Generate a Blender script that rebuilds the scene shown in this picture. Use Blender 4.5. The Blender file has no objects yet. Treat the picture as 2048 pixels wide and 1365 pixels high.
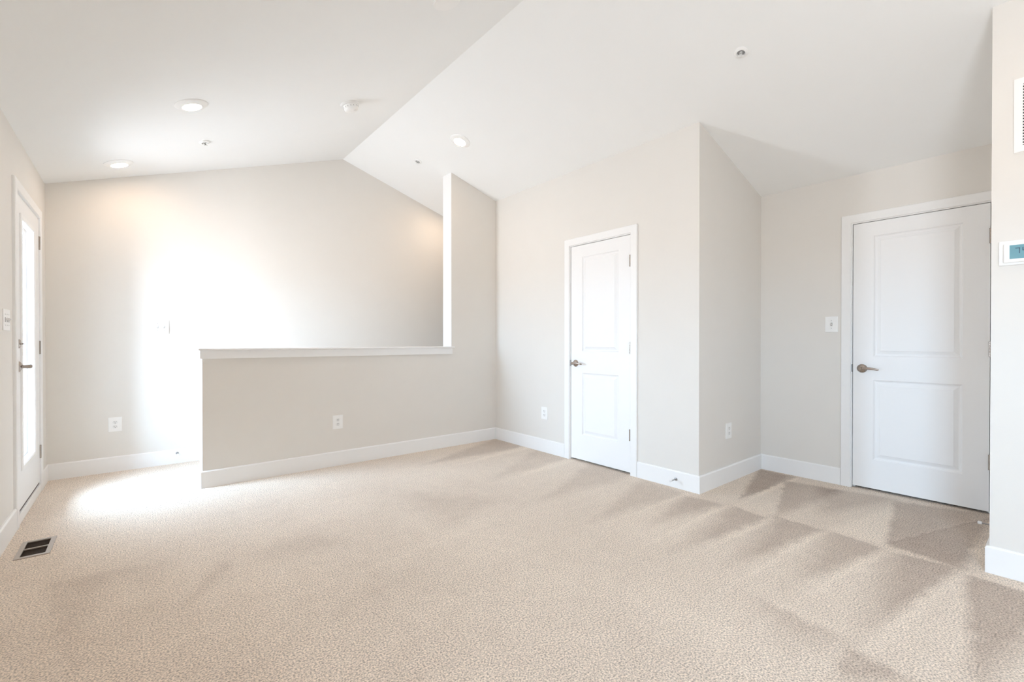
import bpy, bmesh, math
from mathutils import Matrix, Vector

# ------------------------------------------------------------------ camera, world, exposure
SC = bpy.context.scene
COL = SC.collection
PI = math.pi

cam_data = bpy.data.cameras.new('camera')
cam = bpy.data.objects.new('camera', cam_data)
COL.objects.link(cam)
cam.location = (0, 0, 1.12)
cam.rotation_euler = (math.radians(90 - 0.3214), 0, math.radians(-39.3466))
cam_data.sensor_width = 36
cam_data.lens = 915.80 / 2048 * 36
cam_data.shift_y = 5.87 / 2048
cam_data.clip_start = 0.02
SC.camera = cam

vs = SC.view_settings
vs.view_transform = 'Standard'
vs.look = 'None'
vs.gamma = 1.0
vs.use_curve_mapping = False
vs.exposure = 0.11
SKY = 65.0                     # daylight strength
LAMP = 78.0                    # strength of the ceiling lamps' lenses
SUN = 2.5
SC.cycles.use_denoising = True
SC.cycles.max_bounces = 14
SC.cycles.diffuse_bounces = 10
SC.cycles.glossy_bounces = 4
SC.cycles.transparent_max_bounces = 8
SC.cycles.sample_clamp_indirect = 6.0

world = bpy.data.worlds.new('daylight')
SC.world = world
world.use_nodes = True
wn = world.node_tree
wn.nodes.clear()
w_out = wn.nodes.new('ShaderNodeOutputWorld')
w_bg = wn.nodes.new('ShaderNodeBackground')
w_tc = wn.nodes.new('ShaderNodeTexCoord')
w_sep = wn.nodes.new('ShaderNodeSeparateXYZ')
w_ramp = wn.nodes.new('ShaderNodeValToRGB')
w_map = wn.nodes.new('ShaderNodeMapRange')
w_map.inputs['From Min'].default_value = -1
w_map.inputs['From Max'].default_value = 1
wn.links.new(w_tc.outputs['Generated'], w_sep.inputs[0])
wn.links.new(w_sep.outputs['Z'], w_map.inputs['Value'])
wn.links.new(w_map.outputs[0], w_ramp.inputs[0])
e = w_ramp.color_ramp.elements
e[0].position, e[0].color = .485, (.525, .535, .57, 1)  # sunlit terrace and ground outside
e[1].position, e[1].color = .515, (.585, .780, 1.0, 1)    # hazy sky
wn.links.new(w_ramp.outputs[0], w_bg.inputs[0])
w_bg.inputs[1].default_value = SKY
wn.links.new(w_bg.outputs[0], w_out.inputs[0])

sun = bpy.data.lights.new('hazy_sun', 'SUN')      # high hazy sun, falls through the glazed door onto the landing
sun.energy = SUN
sun.angle = math.radians(22)
sun.color = (.97, 1.0, 1.03)
sun_o = bpy.data.objects.new('hazy_sun', sun); COL.objects.link(sun_o)
sun_o.location = (-6, 5, 8)
sun_o.rotation_euler = Vector((1, .32, -1.2)).to_track_quat('-Z', 'Y').to_euler()

def portal(name, loc, rot, sx, sy):
    l = bpy.data.lights.new(name, 'AREA')
    l.shape = 'RECTANGLE'; l.size = sx; l.size_y = sy
    l.cycles.is_portal = True
    o = bpy.data.objects.new(name, l); COL.objects.link(o)
    o.location = loc; o.rotation_euler = rot
    return o
# openings the daylight comes through (left wall); area light -Z must point into the room (+X)
WIN = [(-1.31, -.49, .98, 1.93)]
portal('portal_door', (-.63, 4.38, 1.12), (0, -PI/2, 0), 1.72, .62)
for q, (a, b, c, d) in enumerate(WIN):
    portal('portal_window', (-.64, (a+b)/2, (c+d)/2), (0, -PI/2, 0), d-c, b-a)

# ------------------------------------------------------------------ room dimensions (metres)
xL, yB, yH, xH, xC, yC, xD = -.565, 5.210, 4.191, .388, 3.194, 1.729, 4.250
yE, xW, TH = .245, 2.601, .165
zL, xR, zR = 2.383, 1.806, 3.174
sL = (zR - zL) / (xR - xL)
sR = .3207
yF, xX = -2.6, 5.3
HB, TB = .130, .014            # baseboard height, thickness
def zc(x):
    return zR - sL * (xR - x) if x < xR else zR - sR * (x - xR)

ADDED_PORCH = .90                    # depth of the added, unseen porch that trims the door's daylight

# ------------------------------------------------------------------ materials
def new_mat(name):
    m = bpy.data.materials.new(name); m.use_nodes = True
    nt = m.node_tree
    return m, nt, nt.nodes['Principled BSDF']

def plain(name, col, rough=.5, metal=0.0, noise=0.0, nscale=200, bump=0.0, bscale=300, spec=.5):
    m, nt, b = new_mat(name)
    b.inputs['Base Color'].default_value = (*col, 1)
    b.inputs['Roughness'].default_value = rough
    b.inputs['Metallic'].default_value = metal
    b.inputs['Specular IOR Level'].default_value = spec
    tc = nt.nodes.new('ShaderNodeTexCoord')
    if noise:
        n = nt.nodes.new('ShaderNodeTexNoise'); n.inputs['Scale'].default_value = nscale
        n.inputs['Detail'].default_value = 3
        mx = nt.nodes.new('ShaderNodeMix'); mx.data_type = 'RGBA'
        mx.inputs[6].default_value = (*[c * (1 - noise) for c in col], 1)
        mx.inputs[7].default_value = (*[min(1, c * (1 + noise)) for c in col], 1)
        nt.links.new(tc.outputs['Object'], n.inputs['Vector'])
        nt.links.new(n.outputs['Fac'], mx.inputs[0])
        nt.links.new(mx.outputs[2], b.inputs['Base Color'])
    if bump:
        n = nt.nodes.new('ShaderNodeTexNoise'); n.inputs['Scale'].default_value = bscale
        n.inputs['Detail'].default_value = 2
        bp = nt.nodes.new('ShaderNodeBump'); bp.inputs['Strength'].default_value = bump
        bp.inputs['Distance'].default_value = .001
        nt.links.new(tc.outputs['Object'], n.inputs['Vector'])
        nt.links.new(n.outputs['Fac'], bp.inputs['Height'])
        nt.links.new(bp.outputs[0], b.inputs['Normal'])
    return m

WALL = plain('warm_greige_paint', (.758, .731, .690), .75, noise=.012, nscale=6, bump=.08, bscale=420, spec=.25)
CEIL = plain('flat_ceiling_paint', (.87, .875, .868), .9, noise=.01, nscale=4, bump=.05, bscale=350, spec=.15)
TRIM = plain('white_semi_gloss_paint', (.86, .86, .855), .38, noise=.008, nscale=30, spec=.45)
DOOR = plain('white_door_paint', (.86, .86, .86), .42, noise=.006, nscale=40, bump=.05, bscale=160, spec=.4)
PLAST = plain('white_plastic', (.88, .88, .87), .35, noise=.005, nscale=80)
PLAST2 = plain('off_white_plastic', (.80, .80, .79), .4, noise=.01, nscale=80)
NICK = plain('satin_nickel', (.40, .35, .31), .26, 1.0, noise=.06, nscale=300)
STEEL = plain('dull_steel', (.38, .38, .38), .35, 1.0, noise=.06, nscale=300)
DARK = plain('dark_slot', (.03, .028, .026), .7, noise=.1)
BRONZE = plain('brown_weatherstrip', (.07, .055, .05), .6, noise=.2, nscale=60)
REGF = plain('tan_metal', (.44, .38, .33), .4, .3, noise=.05, nscale=120)
REGD = plain('brown_metal', (.075, .05, .035), .45, .2, noise=.15, nscale=90)
SIDING = plain('added_porch_grey', (.42, .43, .44), .8, noise=.05, nscale=12)
DECK = plain('added_deck_grey', (.30, .29, .28), .8, noise=.12, nscale=20)
RUBB = plain('white_rubber', (.82, .82, .82), .6, noise=.02)
LCD = plain('blue_green_screen', (.17, .36, .42), .25, noise=.06, nscale=25)
LCDD = plain('screen_segments', (.05, .11, .16), .3, noise=.05)

def glass_mat():
    m = bpy.data.materials.new('clear_glass'); m.use_nodes = True
    nt = m.node_tree; nt.nodes.clear()
    o = nt.nodes.new('ShaderNodeOutputMaterial')
    t = nt.nodes.new('ShaderNodeBsdfTransparent'); t.inputs[0].default_value = (.95, .97, .98, 1)
    g = nt.nodes.new('ShaderNodeBsdfGlossy'); g.inputs['Roughness'].default_value = .02
    f = nt.nodes.new('ShaderNodeFresnel'); f.inputs[0].default_value = 1.45
    mx = nt.nodes.new('ShaderNodeMixShader')
    gm = nt.nodes.new('ShaderNodeNewGeometry')
    inv = nt.nodes.new('ShaderNodeMath'); inv.operation = 'SUBTRACT'; inv.inputs[0].default_value = 1
    nt.links.new(gm.outputs['Backfacing'], inv.inputs[1])
    # insulated double glazing: four surfaces, so (1-F)^4 passes
    om = nt.nodes.new('ShaderNodeMath'); om.operation = 'SUBTRACT'; om.inputs[0].default_value = 1; nt.links.new(f.outputs[0], om.inputs[1])
    pw = nt.nodes.new('ShaderNodeMath'); pw.operation = 'POWER'; nt.links.new(om.outputs[0], pw.inputs[0]); pw.inputs[1].default_value = 4
    rf = nt.nodes.new('ShaderNodeMath'); rf.operation = 'SUBTRACT'; rf.inputs[0].default_value = 1; nt.links.new(pw.outputs[0], rf.inputs[1])
    ml = nt.nodes.new('ShaderNodeMath'); ml.operation = 'MULTIPLY'
    nt.links.new(rf.outputs[0], ml.inputs[0]); nt.links.new(inv.outputs[0], ml.inputs[1])
    nt.links.new(ml.outputs[0], mx.inputs[0]); nt.links.new(t.outputs[0], mx.inputs[1]); nt.links.new(g.outputs[0], mx.inputs[2])
    nt.links.new(mx.outputs[0], o.inputs[0])
    return m
GLASS = glass_mat()

def lamp_mat():
    m = bpy.data.materials.new('glowing_lens'); m.use_nodes = True
    nt = m.node_tree; nt.nodes.clear()
    o = nt.nodes.new('ShaderNodeOutputMaterial')
    em = nt.nodes.new('ShaderNodeEmission')
    bb = nt.nodes.new('ShaderNodeBlackbody'); bb.inputs[0].default_value = 4700
    nt.links.new(bb.outputs[0], em.inputs[0]); em.inputs[1].default_value = LAMP
    nt.links.new(em.outputs[0], o.inputs[0])
    return m
LENS = lamp_mat()

# carpet: cut pile with flecks, a soft swath edge and the wedges a vacuum cleaner left in the nap
MARKS = [  # triangles on the floor (x, y) whose pile lies the other way, and how strongly
 ([(3.135, 1.468), (3.083, 1.214), (2.273, 1.319)], 0.47, (0.03, 0.06, 0.14)),
 ([(3.163, 1.191), (3.146, 0.924), (2.336, 1.059)], 0.47, (0.03, 0.06, 0.14)),
 ([(3.163, 0.901), (3.116, 0.627), (2.345, 0.805)], 0.47, (0.03, 0.06, 0.14)),
 ([(3.102, 0.601), (3.128, 0.338), (2.18, 0.492)], 0.52, (0.03, 0.06, 0.16)),
 ([(3.074, 0.313), (3.066, -0.003), (2.072, 0.197)], 0.56, (0.03, 0.1, 0.05)),
 ([(2.094, 0.852), (2.055, 0.548), (1.845, 0.63)], 0.28, (0.04, 0.15, 0.15)),
 ([(2.01, 0.509), (1.974, 0.319), (1.764, 0.491)], 0.45, (0.04, 0.1, 0.05)),
 ([(4.232, 1.729), (4.199, 1.43), (3.293, 1.479)], 0.62, (0.06, 0.03, 0.04)),
 ([(4.025, 1.45), (4.095, 1.074), (3.172, 1.194)], 0.47, (0.06, 0.08, 0.03)),
 ([(4.054, 1.215), (4.171, 0.76), (3.41, 1.021)], 0.38, (0.06, 0.12, 0.12)),
 ([(4.102, 0.777), (4.26, 0.303), (3.201, 0.644)], 0.45, (0.06, 0.04, 0.04)),
 ([(4.26, 0.303), (3.128, 0.331), (3.201, 0.644)], 0.58, (0.05, 0.04, 0.02)),
 ([(3.071, 1.756), (3.115, 1.497), (2.421, 1.624)], 0.4, (0.05, 0.1, 0.08)),
 ([(3.186, 2.208), (3.119, 1.787), (2.222, 1.888)], 0.28, (0.08, 0.12, 0.08)),
 ([(3.245, 2.818), (3.233, 2.314), (2.168, 2.337)], 0.25, (0.08, 0.12, 0.08)),
 ([(3.23, 3.52), (3.273, 3.032), (2.208, 2.974)], 0.22, (0.08, 0.1, 0.08)),
 ([(3.184, 4.192), (3.261, 3.672), (2.021, 3.71)], 0.39, (0.08, 0.1, 0.08)),
 ([(-0.328, 2.997), (-0.048, 2.961), (-0.211, 2.315)], 0.19, (0.04, 0.15, 0.04)),
 ([(-0.067, 2.957), (0.107, 2.906), (0.024, 2.539)], 0.11, (0.05, 0.15, 0.05)),
 ([(1.508, 3.151), (2.011, 2.531), (1.437, 2.334)], 0.2, 0.2),
 ([(3.124, 1.515), (3.128, 1.462), (2.151, 1.474)], -0.22, (0.03, 0.03, 0.03)),
 ([(3.092, 1.217), (3.103, 1.166), (2.185, 1.251)], -0.22, (0.03, 0.03, 0.03)),
 ([(3.155, 0.945), (3.155, 0.889), (2.148, 0.984)], -0.22, (0.03, 0.03, 0.03)),
 ([(3.113, 0.646), (3.113, 0.599), (2.089, 0.751)], -0.25, (0.03, 0.04, 0.04)),
 ([(3.139, 0.348), (3.128, 0.319), (1.927, 0.463)], -0.25, (0.03, 0.05, 0.05)),
 ([(4.179, 1.393), (4.176, 1.485), (3.2, 1.427)], -0.2, (0.03, 0.03, 0.03)),
 ([(3.956, 0.747), (3.188, 0.639), (3.184, 0.902)], -0.25, (0.03, 0.08, 0.08)),
 ([(3.686, 0.271), (3.357, 0.276), (3.45, 0.346)], -0.35, (0.03, 0.06, 0.06)),
 ([(3.134, 1.804), (3.143, 1.753), (2.263, 1.803)], -0.18, (0.03, 0.03, 0.03)),
 ([(3.316, 3.071), (3.319, 2.945), (2.23, 2.871)], -0.18, (0.05, 0.05, 0.05)),
 ([(3.324, 3.744), (3.328, 3.587), (2.152, 3.496)], -0.18, (0.05, 0.05, 0.05)),
 ([(0.359, 2.146), (0.601, 2.169), (0.077, 2.115)], -0.25, (0.05, 0.08, 0.08)),
 ([(2.032, 2.36), (1.811, 2.332), (0.845, 1.969)], 0.16, 0.15),
 ([(0.793, 2.862), (0.905, 2.511), (0.446, 2.663)], 0.16, 0.15),
 ([(0.327, 2.761), (0.378, 2.651), (0.134, 2.308)], 0.2, 0.06),
]
def carpet_mat():
    m, nt, b = new_mat('beige_cut_pile_carpet')
    N, L = nt.nodes.new, nt.links.new
    b.inputs['Roughness'].default_value = .95
    b.inputs['Specular IOR Level'].default_value = .08
    b.inputs['Sheen Weight'].default_value = .15
    b.inputs['Sheen Roughness'].default_value = .6
    tc = N('ShaderNodeTexCoord')
    pos = tc.outputs['Object']
    def math_(op, a, c, clamp=False):
        n = N('ShaderNodeMath'); n.operation = op; n.use_clamp = clamp
        for i, v in enumerate((a, c)):
            if isinstance(v, (int, float)): n.inputs[i].default_value = v
            else: L(v, n.inputs[i])
        return n.outputs[0]
    def noise(scale, detail, vec=pos):
        n = N('ShaderNodeTexNoise'); n.inputs['Scale'].default_value = scale
        n.inputs['Detail'].default_value = detail
        L(vec, n.inputs['Vector'])
        return n
    # wobble the mark outlines a little
    wob = noise(16, 5)
    sub = N('ShaderNodeVectorMath'); sub.operation = 'SUBTRACT'; L(wob.outputs['Color'], sub.inputs[0]); sub.inputs[1].default_value = (.5, .5, .5)
    scl = N('ShaderNodeVectorMath'); scl.operation = 'SCALE'; L(sub.outputs[0], scl.inputs[0]); scl.inputs['Scale'].default_value = .07
    add = N('ShaderNodeVectorMath'); add.operation = 'ADD'; L(pos, add.inputs[0]); L(scl.outputs[0], add.inputs[1])
    p = add.outputs[0]
    total = None
    for (tri, amt, soft) in MARKS:
        c = Vector(((tri[0][0]+tri[1][0]+tri[2][0])/3, (tri[0][1]+tri[1][1]+tri[2][1])/3))
        prod = None
        for i in range(3):
            a, d = Vector(tri[i]), Vector(tri[(i+1) % 3])
            ed = d - a; nrm = Vector((-ed.y, ed.x)).normalized()
            if nrm.dot(c - a) < 0: nrm = -nrm
            dt = N('ShaderNodeVectorMath'); dt.operation = 'DOT_PRODUCT'
            L(p, dt.inputs[0]); dt.inputs[1].default_value = (nrm.x, nrm.y, 0)
            off = nrm.dot(a)
            sf = soft[i] if isinstance(soft, tuple) else soft
            mr = math_('MULTIPLY', math_('SUBTRACT', dt.outputs['Value'], off - sf/2), 1/sf, True)
            prod = mr if prod is None else math_('MULTIPLY', prod, mr)
        s = math_('MULTIPLY', prod, amt)
        total = s if total is None else math_('ADD', total, s)
    # swath edge: pile left of x = 2.08 lies slightly darker
    sep = N('ShaderNodeSeparateXYZ'); L(p, sep.inputs[0])
    sw = math_('MULTIPLY', math_('SUBTRACT', 2.12, sep.outputs['X']), 1/.10, True)
    total = math_('ADD', total, math_('MULTIPLY', sw, .03))
    big = noise(1.6, 4)
    total = math_('ADD', total, math_('MULTIPLY', math_('SUBTRACT', big.outputs['Fac'], .5), .45))
    mid = noise(14, 3)
    total = math_('ADD', total, math_('MULTIPLY', math_('SUBTRACT', mid.outputs['Fac'], .5), .28))
    mixA = N('ShaderNodeMix'); mixA.data_type = 'RGBA'
    L(math_('ADD', total, .18, True), mixA.inputs[0])
    mixA.inputs[6].default_value = (*CARPET_L, 1)
    mixA.inputs[7].default_value = (*CARPET_D, 1)
    # yarn flecks, with the shadow between tufts painted into the colour
    fl = noise(150, 3)
    vor = N('ShaderNodeTexVoronoi'); vor.inputs['Scale'].default_value = 210; L(pos, vor.inputs['Vector'])
    fr = N('ShaderNodeMapRange'); L(fl.outputs['Fac'], fr.inputs['Value'])
    fr.inputs['From Min'].default_value = .32; fr.inputs['From Max'].default_value = .62
    fr.inputs['To Min'].default_value = .50; fr.inputs['To Max'].default_value = 1.28
    mul = N('ShaderNodeMix'); mul.data_type = 'RGBA'; mul.blend_type = 'MULTIPLY'; mul.inputs[0].default_value = 1
    L(mixA.outputs[2], mul.inputs[6]); L(fr.outputs[0], mul.inputs[7])
    L(mul.outputs[2], b.inputs['Base Color'])
    h = math_('ADD', math_('MULTIPLY', fl.outputs['Fac'], 1.0), math_('MULTIPLY', vor.outputs['Distance'], -.6))
    bp = N('ShaderNodeBump'); bp.inputs['Strength'].default_value = .7; bp.inputs['Distance'].default_value = .006
    L(h, bp.inputs['Height']); L(bp.outputs[0], b.inputs['Normal'])
    return m
CARPET_L = (.845, .73, .615)
CARPET_D = (.405, .312, .247)
CARPET = carpet_mat()

# ------------------------------------------------------------------ mesh helpers
def box(bm, x0, x1, y0, y1, z0, z1, bev=0.0, seg=2):
    r = bmesh.ops.create_cube(bm, size=1, matrix=Matrix.Translation(((x0+x1)/2, (y0+y1)/2, (z0+z1)/2)) @ Matrix.Diagonal((abs(x1-x0), abs(y1-y0), abs(z1-z0), 1)))
    if bev:
        es = list({ed for v in r['verts'] for ed in v.link_edges})
        bmesh.ops.bevel(bm, geom=es, offset=bev, segments=seg, affect='EDGES', profile=.6)

def lathe(bm, prof, seg=40, c=(0, 0, 0), axis='z', caps=True):
    """prof: list of (radius, height) turned round the local axis through c"""
    rings = []
    for (r, h) in prof:
        ring = []
        for i in range(seg):
            a = 2*PI*i/seg
            p = (r*math.cos(a), r*math.sin(a), h)
            if axis == 'x': p = (h, p[0], p[1])
            elif axis == 'y': p = (p[1], h, p[0])
            ring.append(bm.verts.new((c[0]+p[0], c[1]+p[1], c[2]+p[2])))
        rings.append(ring)
    for a, d in zip(rings, rings[1:]):
        for i in range(seg):
            j = (i+1) % seg
            bm.faces.new((a[i], a[j], d[j], d[i]))
    if caps:
        if prof[0][0] > 1e-6: bm.faces.new(rings[0][::-1])
        if prof[-1][0] > 1e-6: bm.faces.new(rings[-1])

def tube(bm, pts, rad, seg=14, flat=1.0, upv=(0, 0, 1)):
    """swept round bar through pts; rad one number or one per point; flat squashes it along upv"""
    pts = [Vector(p) for p in pts]
    if isinstance(rad, (int, float)): rad = [rad]*len(pts)
    rings = []
    for i, p in enumerate(pts):
        t = (pts[min(i+1, len(pts)-1)] - pts[max(i-1, 0)]).normalized()
        u = Vector(upv)
        if abs(u.dot(t)) > .95: u = Vector((0, 1, 0)) if abs(t.y) < .9 else Vector((1, 0, 0))
        s = t.cross(u).normalized(); u = s.cross(t).normalized()
        rings.append([bm.verts.new(p + s*math.cos(2*PI*k/seg)*rad[i] + u*math.sin(2*PI*k/seg)*rad[i]*flat) for k in range(seg)])
    for a, d in zip(rings, rings[1:]):
        for k in range(seg):
            j = (k+1) % seg
            bm.faces.new((a[k], a[j], d[j], d[k]))
    bm.faces.new(rings[0][::-1]); bm.faces.new(rings[-1])

def prism(bm, poly, axis, a0, a1):
    """extrude a 2-D polygon along an axis; poly in the other two axes in xyz order"""
    def P(q, a):
        if axis == 'x': return (a, q[0], q[1])
        if axis == 'y': return (q[0], a, q[1])
        return (q[0], q[1], a)
    A = [bm.verts.new(P(q, a0)) for q in poly]; D = [bm.verts.new(P(q, a1)) for q in poly]
    n = len(poly)
    for i in range(n):
        bm.faces.new((A[i], A[(i+1) % n], D[(i+1) % n], D[i]))
    bm.faces.new(A[::-1]); bm.faces.new(D)

def mesh(name, bm, mat, parent=None, smooth=False, label=None):
    bmesh.ops.recalc_face_normals(bm, faces=bm.faces)
    me = bpy.data.meshes.new(name); bm.to_mesh(me); bm.free()
    if smooth:
        for f in me.polygons: f.use_smooth = True
        try: me.set_sharp_from_angle(angle=math.radians(38))
        except Exception: pass
    me.materials.append(mat)
    o = bpy.data.objects.new(name, me); COL.objects.link(o)
    if parent: o.parent = parent
    if label: o['label'] = label
    return o

def B(): return bmesh.new()

def tag(o, label, cat, kind=None, group=None):
    o['label'] = label; o['category'] = cat
    if kind: o['kind'] = kind
    if group: o['group'] = group
    return o

def frame(u, w, at):
    """matrix with local x = u (to the viewer's right), z = w (out of the surface)"""
    u, w = Vector(u).normalized(), Vector(w).normalized()
    v = w.cross(u)
    return Matrix(((u.x, v.x, w.x, at[0]), (u.y, v.y, w.y, at[1]), (u.z, v.z, w.z, at[2]), (0, 0, 0, 1)))
def on_negx(x, y, z): return frame((0, -1, 0), (-1, 0, 0), (x, y, z))     # wall facing -X
def on_posx(x, y, z): return frame((0, 1, 0), (1, 0, 0), (x, y, z))       # wall facing +X
def on_negy(x, y, z): return frame((1, 0, 0), (0, -1, 0), (x, y, z))      # wall facing -Y
def on_posy(x, y, z): return frame((-1, 0, 0), (0, 1, 0), (x, y, z))      # wall facing +Y
def on_left_slope(x, y): return frame((1, 0, sL), (sL, 0, -1), (x, y, zc(x)))
def on_right_slope(x, y): return frame((1, 0, -sR), (-sR, 0, -1), (x, y, zc(x)))

def thing(name, M, label, cat, group=None, kind=None):
    o = bpy.data.objects.new(name, None); COL.objects.link(o)
    o.empty_display_size = .05
    o.matrix_world = M
    return tag(o, label, cat, kind, group)

def copy_thing(src, M, label, group=None):
    r = src.copy(); COL.objects.link(r); r.matrix_world = M; r['label'] = label
    if group: r['group'] = group
    for ch in list(src.children):
        c = ch.copy(); COL.objects.link(c); c.parent = r
        for g in list(ch.children):
            d = g.copy(); COL.objects.link(d); d.parent = c
    return r

# ------------------------------------------------------------------ room shell
REG = (-.478, -.371, 3.425, 3.670)         # hole under the floor register
def floor():
    bm = B()
    xs = [xL-.12, REG[0], REG[1], xX+.1]; ys = [yF-.12, REG[2], REG[3], yB+.12]
    for i in range(3):
        for j in range(3):
            if i == 1 and j == 1: continue
            box(bm, xs[i], xs[i+1], ys[j], ys[j+1], -.10, 0)
    o = mesh('floor', bm, CARPET)
    tag(o, 'beige cut pile carpet with vacuum marks covering the whole floor', 'floor', 'structure')
floor()

bm = B()
prism(bm, [(xL-.12, zc(xL-.12)), (xR, zR), (xX+.1, zc(xX+.1)), (xX+.1, zc(xX+.1)+.2), (xR, zR+.2), (xL-.12, zc(xL-.12)+.2)], 'y', yF-.12, yB+.12)
tag(mesh('ceiling', bm, CEIL), 'pale vaulted ceiling with one ridge line, two slopes', 'ceiling', 'structure')

def wall_x(name, x0, x1, y0, y1, ztop, holes, label):
    """wall running along Y between x0 and x1 with rectangular holes (y0, y1, z0, z1)"""
    bm = B(); y = y0
    for (a, b, c, d) in sorted(holes):
        box(bm, x0, x1, y, a, 0, ztop)
        if c > 0: box(bm, x0, x1, a, b, 0, c)
        box(bm, x0, x1, a, b, d, ztop)
        y = b
    box(bm, x0, x1, y, y1, 0, ztop)
    return tag(mesh(name, bm, WALL), label, 'wall', 'structure')

D3 = (4.012, 4.872, 0, 2.036)              # french door hole
D1 = (2.318, 3.030, 0, 2.036)              # narrow closet door hole
D2 = (.310, 1.076, 0, 2.036)               # alcove door hole
wall_x('wall_left', xL-.055, xL, yF-.12, yB+.12, zL+.03, [D3] + WIN, 'greige outer wall on the left holding the glazed door')
wall_x('wall_closet', xC, xC+.12, yC, yH, zc(xC)+.02, [D1], 'greige wall holding the narrow closet door')
wall_x('wall_alcove', xD, xD+.12, yE, yC, zc(xD)+.02, [D2], 'greige alcove wall behind the wide white door')
wall_x('wall_right', xC, xC+.12, yF, yE, zc(xC)+.02, [], 'greige wall edge carrying the thermostat and grille')
wall_x('wall_outer', xX, xX+.1, yF-.12, yB+.12, zc(xX)+.02, [], 'far outer wall hidden behind the closet and alcove')

def gable(name, y0, y1, x0, x1, label):
    bm = B()
    p = [(x0, 0), (x1, 0), (x1, zc(x1)+.02)]
    if x0 < xR < x1: p.append((xR, zR+.02))
    p.append((x0, zc(x0)+.02))
    prism(bm, p, 'y', y0, y1)
    return tag(mesh(name, bm, WALL), label, 'wall', 'structure')
gable('wall_back', yB, yB+.12, xL-.12, xX+.1, 'greige gable wall beyond the half wall')
gable('wall_front', yF-.12, yF, xL-.12, xX+.1, 'greige wall behind the viewpoint')
gable('wall_partition', yH, yH+TH, xW, xD+.12, 'full height greige wall stub standing at the end of the half wall')
gable('wall_return', yC, yC+.12, xC+.12, xX, 'shaded greige closet side wall facing the alcove')
gable('wall_end', yE-.12, yE, xC+.12, xX, 'end face of the wall beside the alcove')
bm = B(); box(bm, xH, xW, yH, yH+TH, 0, 1.05)
tag(mesh('wall_half', bm, WALL), 'low greige half wall with a white cap around the stair', 'wall', 'structure')
# unseen porch added to cut daylight through the door: roof, cheek wall, deck
bm = B(); box(bm, xL-ADDED_PORCH, xL-.055, 3.42, 5.60, 2.14, 2.26)
tag(mesh('added_porch_roof', bm, SIDING), 'added unseen roof over the glazed door that blocks high sky', 'roof', 'structure')
bm = B(); box(bm, xL-ADDED_PORCH, xL-.055, 3.42, 3.54, -.10, 2.14)
tag(mesh('added_porch_wall', bm, SIDING), 'added unseen grey cheek wall that blocks slanting daylight at the glazed door', 'wall', 'structure')
bm = B(); box(bm, xL-ADDED_PORCH, xL-.055, 3.42, 6.60, -.16, -.04)
tag(mesh('added_porch_floor', bm, DECK), 'added unseen grey deck that dims light from below the glazed door', 'floor', 'structure')

# white boards that face the cut ends of the half wall and of the wall stub
bm = B(); box(bm, xH-.004, xH, yH-.0005, yH+TH+.0005, HB, .985)
tag(mesh('trim_1', bm, TRIM), 'narrow white end board of the half wall beside the landing', 'trim', 'structure')
bm = B(); box(bm, xW-.004, xW, yH-.0005, yH+TH+.0005, 1.064, zc(xW)+.01)
tag(mesh('trim_2', bm, TRIM), 'tall white end board of the full height wall stub', 'trim', 'structure')

# cap of the half wall
cap = thing('trim_3', Matrix.Translation((xH, yH, 1.05)), 'white wooden cap with apron lying along the half wall', 'trim', kind='structure')
bm = B(); box(bm, -.030, xW-xH+.022, -.034, TH+.034, 0, .015, .004); mesh('cap_board', bm, TRIM, cap)
bm = B()
box(bm, -.019, xW-xH+.001, -.019, 0, -.064, 0, .002); box(bm, -.019, xW-xH+.001, TH, TH+.019, -.064, 0, .002); box(bm, -.019, 0, 0, TH, -.064, 0)
mesh('apron', bm, TRIM, cap)

# baseboards: eased top edge
def base_run(bm, p0, p1, n, m0=0.0, m1=0.0):
    """board along p0->p1 on a wall whose outward normal is n; m0/m1 lengthen the face for mitred outer corners"""
    p0, p1, n = Vector((*p0, 0)), Vector((*p1, 0)), Vector((*n, 0))
    t = (p1-p0).normalized()
    prof = [(0, 0), (TB, 0), (TB, HB-.008), (TB-.006, HB), (0, HB)]
    A = [bm.verts.new(p0 + n*w - t*(m0*w/TB) + Vector((0, 0, z))) for w, z in prof]
    D = [bm.verts.new(p1 + n*w + t*(m1*w/TB) + Vector((0, 0, z))) for w, z in prof]
    k = len(prof)
    for i in range(k): bm.faces.new((A[i], A[(i+1) % k], D[(i+1) % k], D[i]))
    bm.faces.new(A[::-1]); bm.faces.new(D)
def baseboard(name, runs, label):
    bm = B()
    for r in runs: base_run(bm, *r)
    tag(mesh(name, bm, TRIM), label, 'baseboard', 'structure')
baseboard('baseboard_back', [((xL, yB), (xX, yB), (0, -1), -TB, 0)], 'white baseboard along the gable wall')
baseboard('baseboard_left', [((xL, yF), (xL, 3.951), (1, 0)), ((xL, 4.931), (xL, yB), (1, 0), 0, -TB)], 'white baseboard on both sides of the glazed door')
baseboard('baseboard_partition', [((xH, yH), (xC, yH), (0, -1), TB, -TB), ((xH, yH), (xH, yH+TH), (-1, 0), TB, TB), ((xH, yH+TH), (xD, yH+TH), (0, 1), TB, 0)],
          'white baseboard wrapping the half wall and the wall stub')
baseboard('baseboard_closet', [((xC, yC), (xC, 2.258), (-1, 0), TB, 0), ((xC, 3.087), (xC, yH), (-1, 0), 0, -TB)], 'white baseboard on both sides of the narrow closet door')
baseboard('baseboard_return', [((xC, yC), (xD, yC), (0, -1), TB, -TB)], 'white baseboard along the shaded closet side wall')
baseboard('baseboard_alcove', [((xD, 1.134), (xD, yC), (-1, 0), 0, -TB)], 'white baseboard left of the wide alcove door')
baseboard('baseboard_right', [((xC, yF), (xC, yE), (-1, 0), 0, TB), ((xC, yE), (xD, yE), (0, 1), TB, -TB)], 'white baseboard of the wall below the thermostat')
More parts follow.
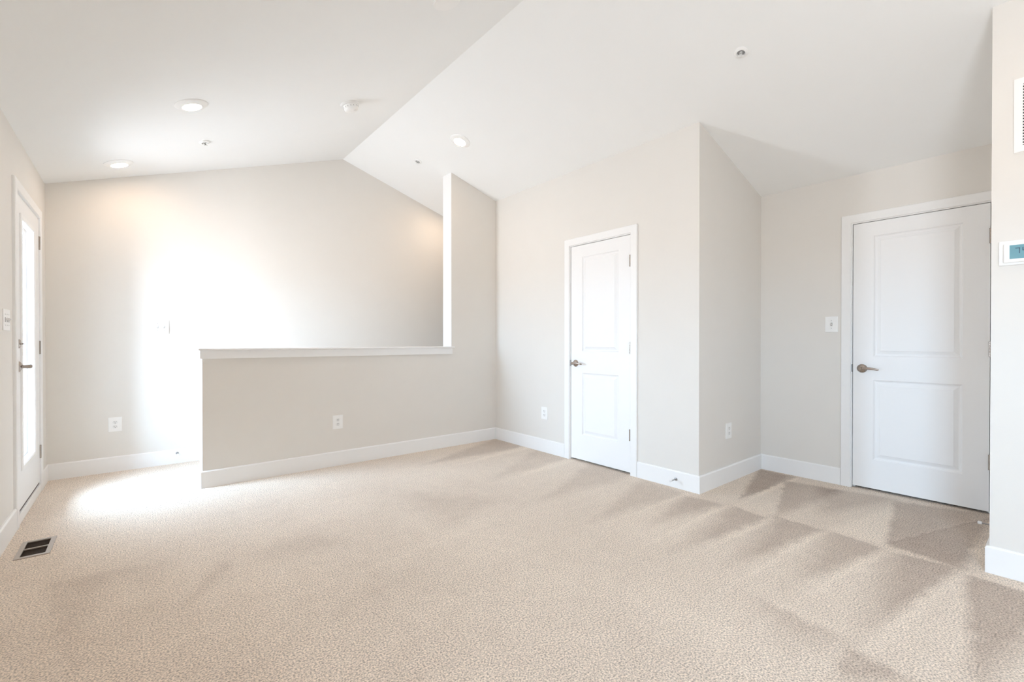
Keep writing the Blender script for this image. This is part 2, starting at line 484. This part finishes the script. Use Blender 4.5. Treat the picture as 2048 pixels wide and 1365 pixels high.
baseboard('baseboard_front', [((xL, yF), (xC, yF), (0, 1), -TB, -TB)], 'white baseboard behind the viewpoint')

# ------------------------------------------------------------------ panelled doors
def panel_slab(bm, w, h, d, panels):
    """slab x 0..w, y 0..h, front at z = 0, back at z = -d, moulded recessed panels (x0, x1, y0, y1)"""
    xs = sorted({0, w, *[p[0] for p in panels], *[p[1] for p in panels]})
    ys = sorted({0, h, *[p[2] for p in panels], *[p[3] for p in panels]})
    inside = lambda x, y: any(p[0] < x < p[1] and p[2] < y < p[3] for p in panels)
    for a, b in zip(xs, xs[1:]):
        for c, e_ in zip(ys, ys[1:]):
            if inside((a+b)/2, (c+e_)/2): continue
            bm.faces.new([bm.verts.new(q) for q in ((a, c, 0), (b, c, 0), (b, e_, 0), (a, e_, 0))])
    for (a, b, c, e_) in panels:
        prev = None
        for (o, z) in ((0, 0), (.004, -.003), (.007, -.009), (.014, -.0125), (.020, -.0125), (.040, -.0035), (.043, -.001)):
            ring = [bm.verts.new(q) for q in ((a+o, c+o, z), (b-o, c+o, z), (b-o, e_-o, z), (a+o, e_-o, z))]
            if prev:
                for i in range(4): bm.faces.new((prev[i], prev[(i+1) % 4], ring[(i+1) % 4], ring[i]))
            prev = ring
        bm.faces.new(prev)
    # edges and back
    f = [(0, 0), (w, 0), (w, h), (0, h)]
    Fv = [bm.verts.new((*q, 0)) for q in f]; Bk = [bm.verts.new((*q, -d)) for q in f]
    for i in range(4): bm.faces.new((Fv[i], Bk[i], Bk[(i+1) % 4], Fv[(i+1) % 4]))
    bm.faces.new(Bk)
    bmesh.ops.remove_doubles(bm, verts=bm.verts, dist=1e-5)

def casing(bm, w0, w1, h1, wid, dep, top_extra=0.0):
    """door casing in local coords: opening x w0..w1 up to h1; mitred boards with eased edges"""
    prof = [(0, 0), (0, dep-.004), (.004, dep), (wid-.004, dep), (wid, dep-.004), (wid, 0)]
    path = [((w0, 0), (-1, 0)), ((w0, h1), (-1, 1)), ((w1, h1), (1, 1)), ((w1, 0), (1, 0))]
    rings = []
    for (c, m) in path:
        rings.append([bm.verts.new((c[0]+m[0]*o, c[1]+m[1]*o, z)) for o, z in prof])
    k = len(prof)
    for a, d in zip(rings, rings[1:]):
        for i in range(k): bm.faces.new((a[i], a[(i+1) % k], d[(i+1) % k], d[i]))
    bm.faces.new(rings[0][::-1]); bm.faces.new(rings[-1])

def jamb(bm, w0, w1, h1, depth, t=.018, rebate=None):
    """lining of the hole, front flush with the wall (z 0 .. -depth)"""
    box(bm, w0-t, w0, 0, h1+t, -depth, 0); box(bm, w1, w1+t, 0, h1+t, -depth, 0); box(bm, w0, w1, h1, h1+t, -depth, 0)
    if rebate:   # stops behind the slab
        box(bm, w0, w0+.012, 0, h1, -rebate-.03, -rebate); box(bm, w1-.012, w1, 0, h1, -rebate-.03, -rebate); box(bm, w0, w1, h1-.012, h1, -rebate-.03, -rebate)

def hinge(parent, x, y, leaf=0.0):
    bm = B()
    for i in range(5):
        z0 = y - .045 + i*.018
        lathe(bm, [(.0062, z0+.0006), (.0062, z0+.0174)], 14, (x, 0, .007), 'y')
    lathe(bm, [(.002, y-.050), (.0075, y-.048), (.0075, y-.045)], 14, (x, 0, .007), 'y')
    lathe(bm, [(.0075, y+.045), (.0075, y+.048), (.002, y+.050)], 14, (x, 0, .007), 'y')
    h = mesh('hinge', bm, NICK, parent, True, 'satin nickel hinge')
    if leaf:
        bm = B(); box(bm, x+.001, x+.003, y-.045, y+.045, -.012, .014); mesh('leaf', bm, STEEL, h)
        for s in (-.022, .022):
            bm = B(); box(bm, x-.0005, x+.001, y+s-.008, y+s+.008, -.002, .006); mesh('screw', bm, DARK, h)
    return h

def lever(parent, x, y, way, z0=0.0, mat=None):
    """rosette, neck and slightly waved lever; way = +1 points to the viewer's right"""
    mat = mat or NICK
    h = thing_part('door_handle', parent, 'satin nickel lever handle')
    bm = B(); lathe(bm, [(.0, z0), (.0325, z0), (.0325, z0+.004), (.030, z0+.008), (.020, z0+.013), (.0135, z0+.016), (.0, z0+.016)], 40, (x, y, 0), 'z', False)
    mesh('rosette', bm, mat, h, True)
    bm = B(); lathe(bm, [(.0, z0+.014), (.0115, z0+.014), (.0105, z0+.03), (.0125, z0+.044), (.0125, z0+.056), (.009, z0+.060), (0, z0+.060)], 28, (x, y, 0), 'z', False)
    mesh('neck', bm, mat, h, True)
    pts, rad = [], []
    for i in range(13):
        s = i/12
        pts.append((x + way*(s*.108), y + .004*math.sin(s*PI*1.15) - .004*s*s, z0 + .050 - .010*s*s))
        rad.append(.0108*(1-.42*s) if s < .92 else .0108*.45)
    bm = B(); tube(bm, pts, rad, 16, .85, (0, 0, 1)); mesh('lever', bm, mat, h, True)
    return h

def thing_part(name, parent, label=None):
    o = bpy.data.objects.new(name, None); COL.objects.link(o); o.parent = parent; o.empty_display_size = .03
    if label: o['label'] = label
    return o

def room_door(name, M, w, h, panels, hinge_y, handle_y, label, sill=.018):
    """M at the foot of the casing opening, hinge side on the viewer's right; opening x 0..w"""
    d = thing(name, M, label, 'door', kind='structure')
    bm = B(); casing(bm, -.006, w+.006, h+.006, .064, .016); mesh('casing', bm, TRIM, d)
    bm = B(); jamb(bm, 0, w, h, .12, .016, .045); mesh('door_jamb', bm, TRIM, d)
    bm = B(); panel_slab(bm, w-.008, h-.004-sill, .036, panels)
    s = mesh('door_slab', bm, DOOR, d); s.location = (.0045, sill, -.005)
    for hy in hinge_y: hinge(d, w-.001, hy)
    lever(d, .062, handle_y, 1, -.005)
    bm = B(); box(bm, -.0015, .0015, handle_y-.030, handle_y+.030, -.034, -.001); box(bm, -.006, -.0012, handle_y-.028, handle_y+.028, -.0062, .0022, .001)
    mesh('strike_plate', bm, STEEL, d)
    return d

# narrow closet door: opening y 3.016 .. 2.332
room_door('door_1', on_negx(xC, 3.016, 0), .684, 2.018,
          [(.134, .552, 1.008, 1.888), (.134, .552, .232, .810)], (1.794, 1.064, .334), .914,
          'narrow white two panel closet door with lever handle and three hinges')
# wide alcove door: opening y 1.061 .. .327
room_door('door_2', on_negx(xD, 1.063, 0), .737, 2.018,
          [(.124, .604, .988, 1.893), (.124, .604, .216, .814)], (1.80, 1.07, .34), .915,
          'wide white two panel door set in the alcove')

# ------------------------------------------------------------------ glazed door in the left wall (u = +Y)
def glazed_door():
    y0 = 4.022
    w = .840
    d = thing('door_3', on_posx(xL, y0, 0), 'white full lite glazed door opening to bright daylight', 'door', kind='structure')
    bm = B(); casing(bm, -.006, w+.006, 2.036, .064, .016); mesh('casing', bm, TRIM, d)
    bm = B(); jamb(bm, 0, w, 2.026, .055, .0095); mesh('door_jamb', bm, TRIM, d)
    f = .005                                   # slab face just proud of the wall
    g = (.150, .592, .345, 1.885)              # glass opening
    h0, h1 = .080, 2.020
    bm = B()
    for (a, b, c, e_) in ((.004, g[0], h0, h1), (g[1], w-.004, h0, h1), (g[0], g[1], h0, g[2]), (g[0], g[1], g[3], h1)):
        box(bm, a, b, c, e_, f-.044, f)
    mesh('door_slab', bm, DOOR, d)
    # raised frame round the glass, inside and outside
    fr = thing_part('lite_frame', d)
    bm = B()
    for side in (1, -1):
        zz = f if side == 1 else f-.044
        prof = [(-.034, 0), (-.034, .006), (-.028, .010), (-.008, .010), (0, .004), (.004, -.012), (.004, -.02)] if side == 1 else [(-.034, 0), (-.030, .004), (0, .002), (.003, -.008), (.003, -.014)]
        rings = []
        for (cx, cy, mx, my) in ((g[0], g[2], 1, 1), (g[1], g[2], -1, 1), (g[1], g[3], -1, -1), (g[0], g[3], 1, -1)):
            rings.append([bm.verts.new((cx+mx*o, cy+my*o, zz+side*z)) for o, z in prof])
        for i in range(4):
            a, b = rings[i], rings[(i+1) % 4]
            for k in range(len(prof)-1): bm.faces.new((a[k], b[k], b[k+1], a[k+1]))
    mesh('glazing_bead', bm, PLAST, fr)
    bm = B(); box(bm, g[0]+.002, g[1]-.002, g[2]+.002, g[3]-.002, f-.030, f-.012)
    mesh('glass_pane', bm, GLASS, fr)
    # sweep and sill
    bm = B(); box(bm, .004, w-.004, .062, h0+.002, f-.040, f-.004); mesh('bottom_sweep', bm, BRONZE, d)
    bm = B(); box(bm, 0, w, 0, .062, -.08, .012, .004); mesh('threshold', bm, TRIM, d)
    for hy in (1.850, 1.075, .300): hinge(d, w-.002, hy, .03)
    lever(d, .062, .965, 1, f)
    t = thing_part('deadbolt', d, 'satin nickel thumb turn')
    bm = B(); lathe(bm, [(0, f), (.027, f), (.027, f+.006), (.022, f+.010), (0, f+.010)], 32, (.062, 1.105, 0), 'z', False); mesh('rosette', bm, NICK, t, True)
    bm = B(); box(bm, .042, .082, 1.100, 1.110, f+.008, f+.024, .003); mesh('thumb_turn', bm, NICK, t)
glazed_door()

# windows further along the left wall, outside the picture
def window(n, a, b, c, d_, label):
    w = thing(f'window_{n}', on_posx(xL, a, c), label, 'window', kind='structure')
    W, H = b-a, d_-c
    bm = B()
    for q in ((-.06, 0, -.02, H+.06), (W, W+.06, -.02, H+.06), (0, W, H, H+.06)): box(bm, *q, 0, .016, .002)
    mesh('casing', bm, TRIM, w)
    bm = B(); box(bm, -.08, W+.08, -.03, 0, -.02, .05, .004); mesh('window_sill', bm, TRIM, w)
    bm = B()
    for q in ((0, .045, 0, H), (W-.045, W, 0, H), (.045, W-.045, 0, .05), (.045, W-.045, H-.05, H), (.045, W-.045, H/2-.02, H/2+.02)): box(bm, *q, -.054, -.012)
    mesh('window_frame', bm, PLAST, w)
    bm = B(); box(bm, .045, W-.045, .05, H-.05, -.040, -.034); mesh('glass_pane', bm, GLASS, w)
for n, q in enumerate(WIN): window(n+1, *q, 'white double hung window in the left wall behind the viewpoint')

# ------------------------------------------------------------------ outlets and switches
OG = 'white duplex outlets low on the walls'
def outlet(M, label):
    t = thing('wall_outlet', M, label, 'outlet', OG)
    bm = B(); box(bm, -.045, .045, -.0615, .0615, -.0005, .006, .0025); mesh('cover_plate', bm, PLAST, t)
    for s in (-1, 1):
        cy = s*.0195
        bm = B()
        pts = []
        for i in range(32):
            a = 2*PI*i/32
            pts.append((.0175*math.cos(a), cy + max(-.0132, min(.0132, .0175*math.sin(a)))))
        prism(bm, pts, 'z', .005, .0085)
        r = mesh('receptacle', bm, PLAST2, t)
        bm = B()
        box(bm, -.0075, -.0052, cy+.000, cy+.009, .0080, .0088); box(bm, .0052, .0075, cy+.001, cy+.008, .0080, .0088)
        lathe(bm, [(.0028, .0080), (.0028, .0088)], 12, (0, cy-.0065, 0))
        mesh('slots', bm, DARK, r)
    bm = B(); lathe(bm, [(.003, .005), (.003, .0068), (.001, .0074)], 12); mesh('screw', bm, PLAST2, t)
    return t
o0 = outlet(on_negy(-.145, yB, .405), 'white outlet low on the gable wall between glazed door and half wall')
copy_thing(o0, on_negy(1.401, yH, .392), 'white outlet on the front of the low half wall')
copy_thing(o0, on_negx(xC, 3.373, .393), 'white outlet left of the narrow closet door')
copy_thing(o0, on_negy(3.650, yC, .407), 'white outlet on the shaded closet side wall by the alcove')

def switch(M, gangs, label, w, h):
    t = thing('light_switch', M, label, 'switch')
    bm = B(); box(bm, -w/2, w/2, -h/2, h/2, -.0005, .006, .0025); mesh('cover_plate', bm, PLAST, t)
    for g in range(gangs):
        cx = (g-(gangs-1)/2)*.046
        bm = B(); box(bm, cx-.006, cx+.006, -.0125, .0125, .0055, .0075); e_ = mesh('toggle_slot', bm, STEEL, t)
        bm = B()
        a = [bm.verts.new(q) for q in ((cx-.0042, -.008, .007), (cx+.0042, -.008, .007), (cx+.0042, .006, .007), (cx-.0042, .006, .007))]
        d = [bm.verts.new(q) for q in ((cx-.0036, .0055, .018), (cx+.0036, .0055, .018), (cx+.0036, .011, .0155), (cx-.0036, .011, .0155))]
        for i in range(4): bm.faces.new((a[i], a[(i+1) % 4], d[(i+1) % 4], d[i]))
        bm.faces.new(a[::-1]); bm.faces.new(d)
        mesh('toggle', bm, PLAST2, t)
        for s in (-.030, .030):
            bm = B(); lathe(bm, [(.0028, .0055), (.0028, .0068), (.001, .0073)], 12, (cx, s, 0)); mesh('screw', bm, STEEL, t)
    return t
switch(on_negy(.170, yB, 1.250), 2, 'white double switch plate on the gable wall', .118, .125)
switch(on_posx(xL, 3.766, 1.240), 3, 'white triple switch plate left of the glazed door', .168, .118)
switch(on_negx(xD, 1.198, 1.254), 1, 'white single toggle switch beside the wide alcove door', .085, .124)

# ------------------------------------------------------------------ thermostat
th = thing('thermostat', on_negx(xC, .135, 1.537), 'white thermostat with blue green screen on the wall beside the alcove', 'thermostat')
bm = B(); box(bm, -.085, .085, -.058, .058, -.0005, .010, .006, 3); mesh('back_plate', bm, PLAST, th)
bm = B(); box(bm, -.068, .068, -.047, .043, .008, .026, .006, 3); mesh('housing', bm, PLAST, th)
bm = B(); box(bm, -.048, .040, -.031, .033, .0255, .0268); scr = mesh('screen', bm, LCD, th)
SEG = {'7': 'abc', '4': 'fgbc'}
def digit(bm, ch, x, y, w, h, t):
    z0, z1 = .0267, .0272
    rect = {'a': (x, x+w, y+h-t, y+h), 'g': (x, x+w, y+h/2-t/2, y+h/2+t/2), 'd': (x, x+w, y, y+t), 'b': (x+w-t, x+w, y+h/2, y+h), 'c': (x+w-t, x+w, y, y+h/2),
            'f': (x, x+t, y+h/2, y+h), 'e': (x, x+t, y, y+h/2)}
    for s in SEG[ch]: box(bm, *rect[s], z0, z1)
bm = B(); digit(bm, '7', -.030, -.008, .015, .027, .0035); digit(bm, '4', -.008, -.008, .015, .027, .0035)
mesh('digits', bm, LCDD, scr)

# ------------------------------------------------------------------ return air grille
gr = thing('return_air_grille', on_negx(xC, -.027, 2.176), 'white louvered return air grille high on the wall above the thermostat', 'vent')
bm = B()
gw, gh, bd = .200, .171, .028
for q in ((-gw, -gw+bd, -gh, gh), (gw-bd, gw, -gh, gh), (-gw+bd, gw-bd, -gh, -gh+bd), (-gw+bd, gw-bd, gh-bd, gh)): box(bm, *q, -.0005, .007)
mesh('grille_frame', bm, PLAST, gr)
bm = B(); box(bm, -gw+bd, gw-bd, -gh+bd, gh-bd, -.0004, .0006); mesh('backing', bm, DARK, gr)
bm = B()
nl = 21
for i in range(nl):
    y = -gh+bd + (i+.5)*(2*gh-2*bd)/nl
    prism(bm, [(y-.004, .0055), (y-.003, .0065), (y+.0045, .0018), (y+.0035, .0008)], 'x', -gw+bd, gw-bd)
mesh('louvers', bm, PLAST, gr)

# ------------------------------------------------------------------ floor register
rg = thing('floor_register', Matrix.Translation((-.4245, 3.547, 0)), 'tan metal floor register with dark openings in the carpet', 'vent')
bm = B()
ox, oy, ix, iy = .0675, .137, .047, .115
for q in ((-ox, -ix, -oy, oy), (ix, ox, -oy, oy), (-ix, ix, -oy, -iy), (-ix, ix, iy, oy), (-ix, ix, -.005, .005)): box(bm, *q, -.001, .005)
mesh('register_frame', bm, REGF, rg)
bm = B()
for s in (-1, 1):
    for i in range(12):
        y = s*.060 + (i-5.5)*.0092
        box(bm, -ix, ix, y-.0008, y+.0008, -.030, -.004)
mesh('louvers', bm, REGD, rg)
bm = B(); hx, hy = .0533, .1222
box(bm, -hx, hx, -hy, hy, -.085, -.080); box(bm, -hx, -hx+.002, -hy, hy, -.08, -.001); box(bm, hx-.002, hx, -hy, hy, -.08, -.001)
box(bm, -hx, hx, -hy, -hy+.002, -.08, -.001); box(bm, -hx, hx, hy-.002, hy, -.08, -.001)
mesh('duct_boot', bm, REGD, rg)

# ------------------------------------------------------------------ door stops
def stop(M, label):
    t = thing('door_stop', M, label, 'door stop')
    bm = B(); lathe(bm, [(0, -.001), (.012, -.001), (.012, .003), (.006, .006), (0, .006)], 20, caps=False); mesh('base', bm, STEEL, t, True)
    bm = B(); lathe(bm, [(.0042, .004), (.0042, .066)], 16); mesh('rod', bm, STEEL, t, True)
    bm = B(); lathe(bm, [(0, .064), (.0085, .064), (.0095, .070), (.009, .080), (.006, .083), (0, .083)], 20, caps=False); mesh('tip', bm, RUBB, t, True, 'white rubber tip')
    return t
s0 = stop(on_negx(xC-TB, 1.905, .068), 'metal door stop on the baseboard right of the narrow closet door')
copy_thing(s0, on_negy(.285, yB-TB, .093), 'metal door stop on the gable wall baseboard beside the half wall')
copy_thing(s0, on_posy(3.815, yE+TB, .058), 'metal door stop poking out behind the wall edge below the wide alcove door')

# ------------------------------------------------------------------ ceiling fittings
LG = 'round recessed lamps in the vaulted ceiling'
def downlight(M, label):
    t = thing('ceiling_light', M, label, 'ceiling light', LG)
    bm = B(); lathe(bm, [(0, -.002), (.096, -.002), (.096, .003), (.092, .006), (.084, .008), (.060, .016), (.055, .0165), (.0545, .013), (0, .013)], 56, caps=False)
    mesh('trim_ring', bm, PLAST, t, True)
    bm = B(); lathe(bm, [(.0543, .0132), (.053, .0172), (.042, .0185), (.02, .0192), (0, .0194)], 48, caps=False)
    mesh('lens', bm, LENS, t, True, 'glowing white lens')
    return t
l0 = downlight(on_left_slope(.281, 3.645), 'lit round ceiling light nearest to the smoke detector on the left slope')
copy_thing(l0, on_left_slope(-.106, 4.805), 'lit round ceiling light above the landing near the glazed door')
copy_thing(l0, on_right_slope(2.350, 3.632), 'lit round ceiling light on the right slope above the wall stub')
copy_thing(l0, on_right_slope(3.05, 4.78), 'lit round ceiling light hidden over the stair behind the wall stub')

# extra lamps added out of view to lift the room's ambient light
copy_thing(l0, on_right_slope(2.35, .10), 'added fill ceiling light on the right slope near the thermostat wall, outside the picture')
copy_thing(l0, on_left_slope(.281, .10), 'added fill ceiling light on the left slope above the viewpoint, outside the picture')
copy_thing(l0, on_right_slope(2.35, -1.50), 'added fill ceiling light on the right slope by the front wall, outside the picture')
copy_thing(l0, on_left_slope(.281, -1.50), 'added fill ceiling light on the left slope by the front wall, outside the picture')

pl_ = thing('ceiling_cover_plate', on_left_slope(1.345, 2.216), 'blank round white cover plate beside the ceiling ridge', 'cover plate')
bm = B(); lathe(bm, [(0, -.002), (.078, -.002), (.078, .006), (.074, .010), (0, .0125)], 48, caps=False); mesh('cover_disc', bm, PLAST, pl_, True)

sd = thing('smoke_detector', on_left_slope(1.318, 3.642), 'round white smoke detector on the left ceiling slope', 'smoke detector')
bm = B(); lathe(bm, [(0, -.002), (.074, -.002), (.074, .010), (.070, .015), (0, .015)], 44, caps=False); mesh('mounting_base', bm, PLAST2, sd, True)
bm = B(); lathe(bm, [(0, .014), (.060, .014), (.061, .024), (.058, .034), (.056, .036), (.057, .038), (.054, .048), (.045, .055), (.02, .057), (0, .057)], 44, caps=False); bd_ = mesh('body', bm, PLAST, sd, True)
bm = B()
for i in range(16):
    a = 2*PI*i/16
    c, s = math.cos(a), math.sin(a)
    tube(bm, [(c*.0595, s*.0595, .0255), (c*.0588, s*.0588, .0335)], .0022, 6)
mesh('vents', bm, STEEL, bd_)
bm = B(); lathe(bm, [(0, .056), (.011, .056), (.011, .0595), (0, .0600)], 24, (.018, .02, 0), caps=False); mesh('test_button', bm, PLAST2, sd, True)

SG = 'small fire sprinklers in the vaulted ceiling'
def sprinkler(M, label):
    t = thing('fire_sprinkler', M, label, 'sprinkler', SG)
    bm = B(); lathe(bm, [(.0225, .0005), (.0225, .009), (.0245, .012), (.034, .011), (.0385, .007), (.0385, -.001)], 36, caps=False); mesh('escutcheon', bm, PLAST, t, True)
    bm = B(); lathe(bm, [(0, .0006), (.0245, .0006), (.0245, .001), (0, .0012)], 30, caps=False); mesh('cup', bm, STEEL, t, True)
    bm = B(); lathe(bm, [(0, .001), (.008, .001), (.007, .010), (0, .010)], 16, caps=False)
    for s in (-1, 1): tube(bm, [(s*.007, 0, .004), (s*.0095, 0, .016), (s*.003, 0, .027)], .0022, 8)
    hd = mesh('sprinkler_head', bm, PLAST2, t, True)
    bm = B(); lathe(bm, [(.0, .010), (.0025, .010), (.0025, .026), (0, .026)], 10, caps=False); mesh('bulb', bm, DARK, hd, True)
    bm = B()
    lathe(bm, [(0, .027), (.006, .027), (.006, .0285), (0, .0285)], 16, caps=False)
    for i in range(12):
        a = 2*PI*i/12
        c, s = math.cos(a), math.sin(a)
        tube(bm, [(c*.005, s*.005, .0278), (c*.0135, s*.0135, .0272)], .0017, 6)
    mesh('deflector', bm, PLAST2, t, True)
    return t
p0 = sprinkler(on_right_slope(2.805, 1.258), 'white ringed sprinkler on the right ceiling slope in front of the closet corner')
copy_thing(p0, on_right_slope(2.294, 4.357), 'small sprinkler on the right ceiling slope beside the wall stub top')
copy_thing(p0, on_left_slope(.424, 4.389), 'small sprinkler on the left ceiling slope between two lit lamps')
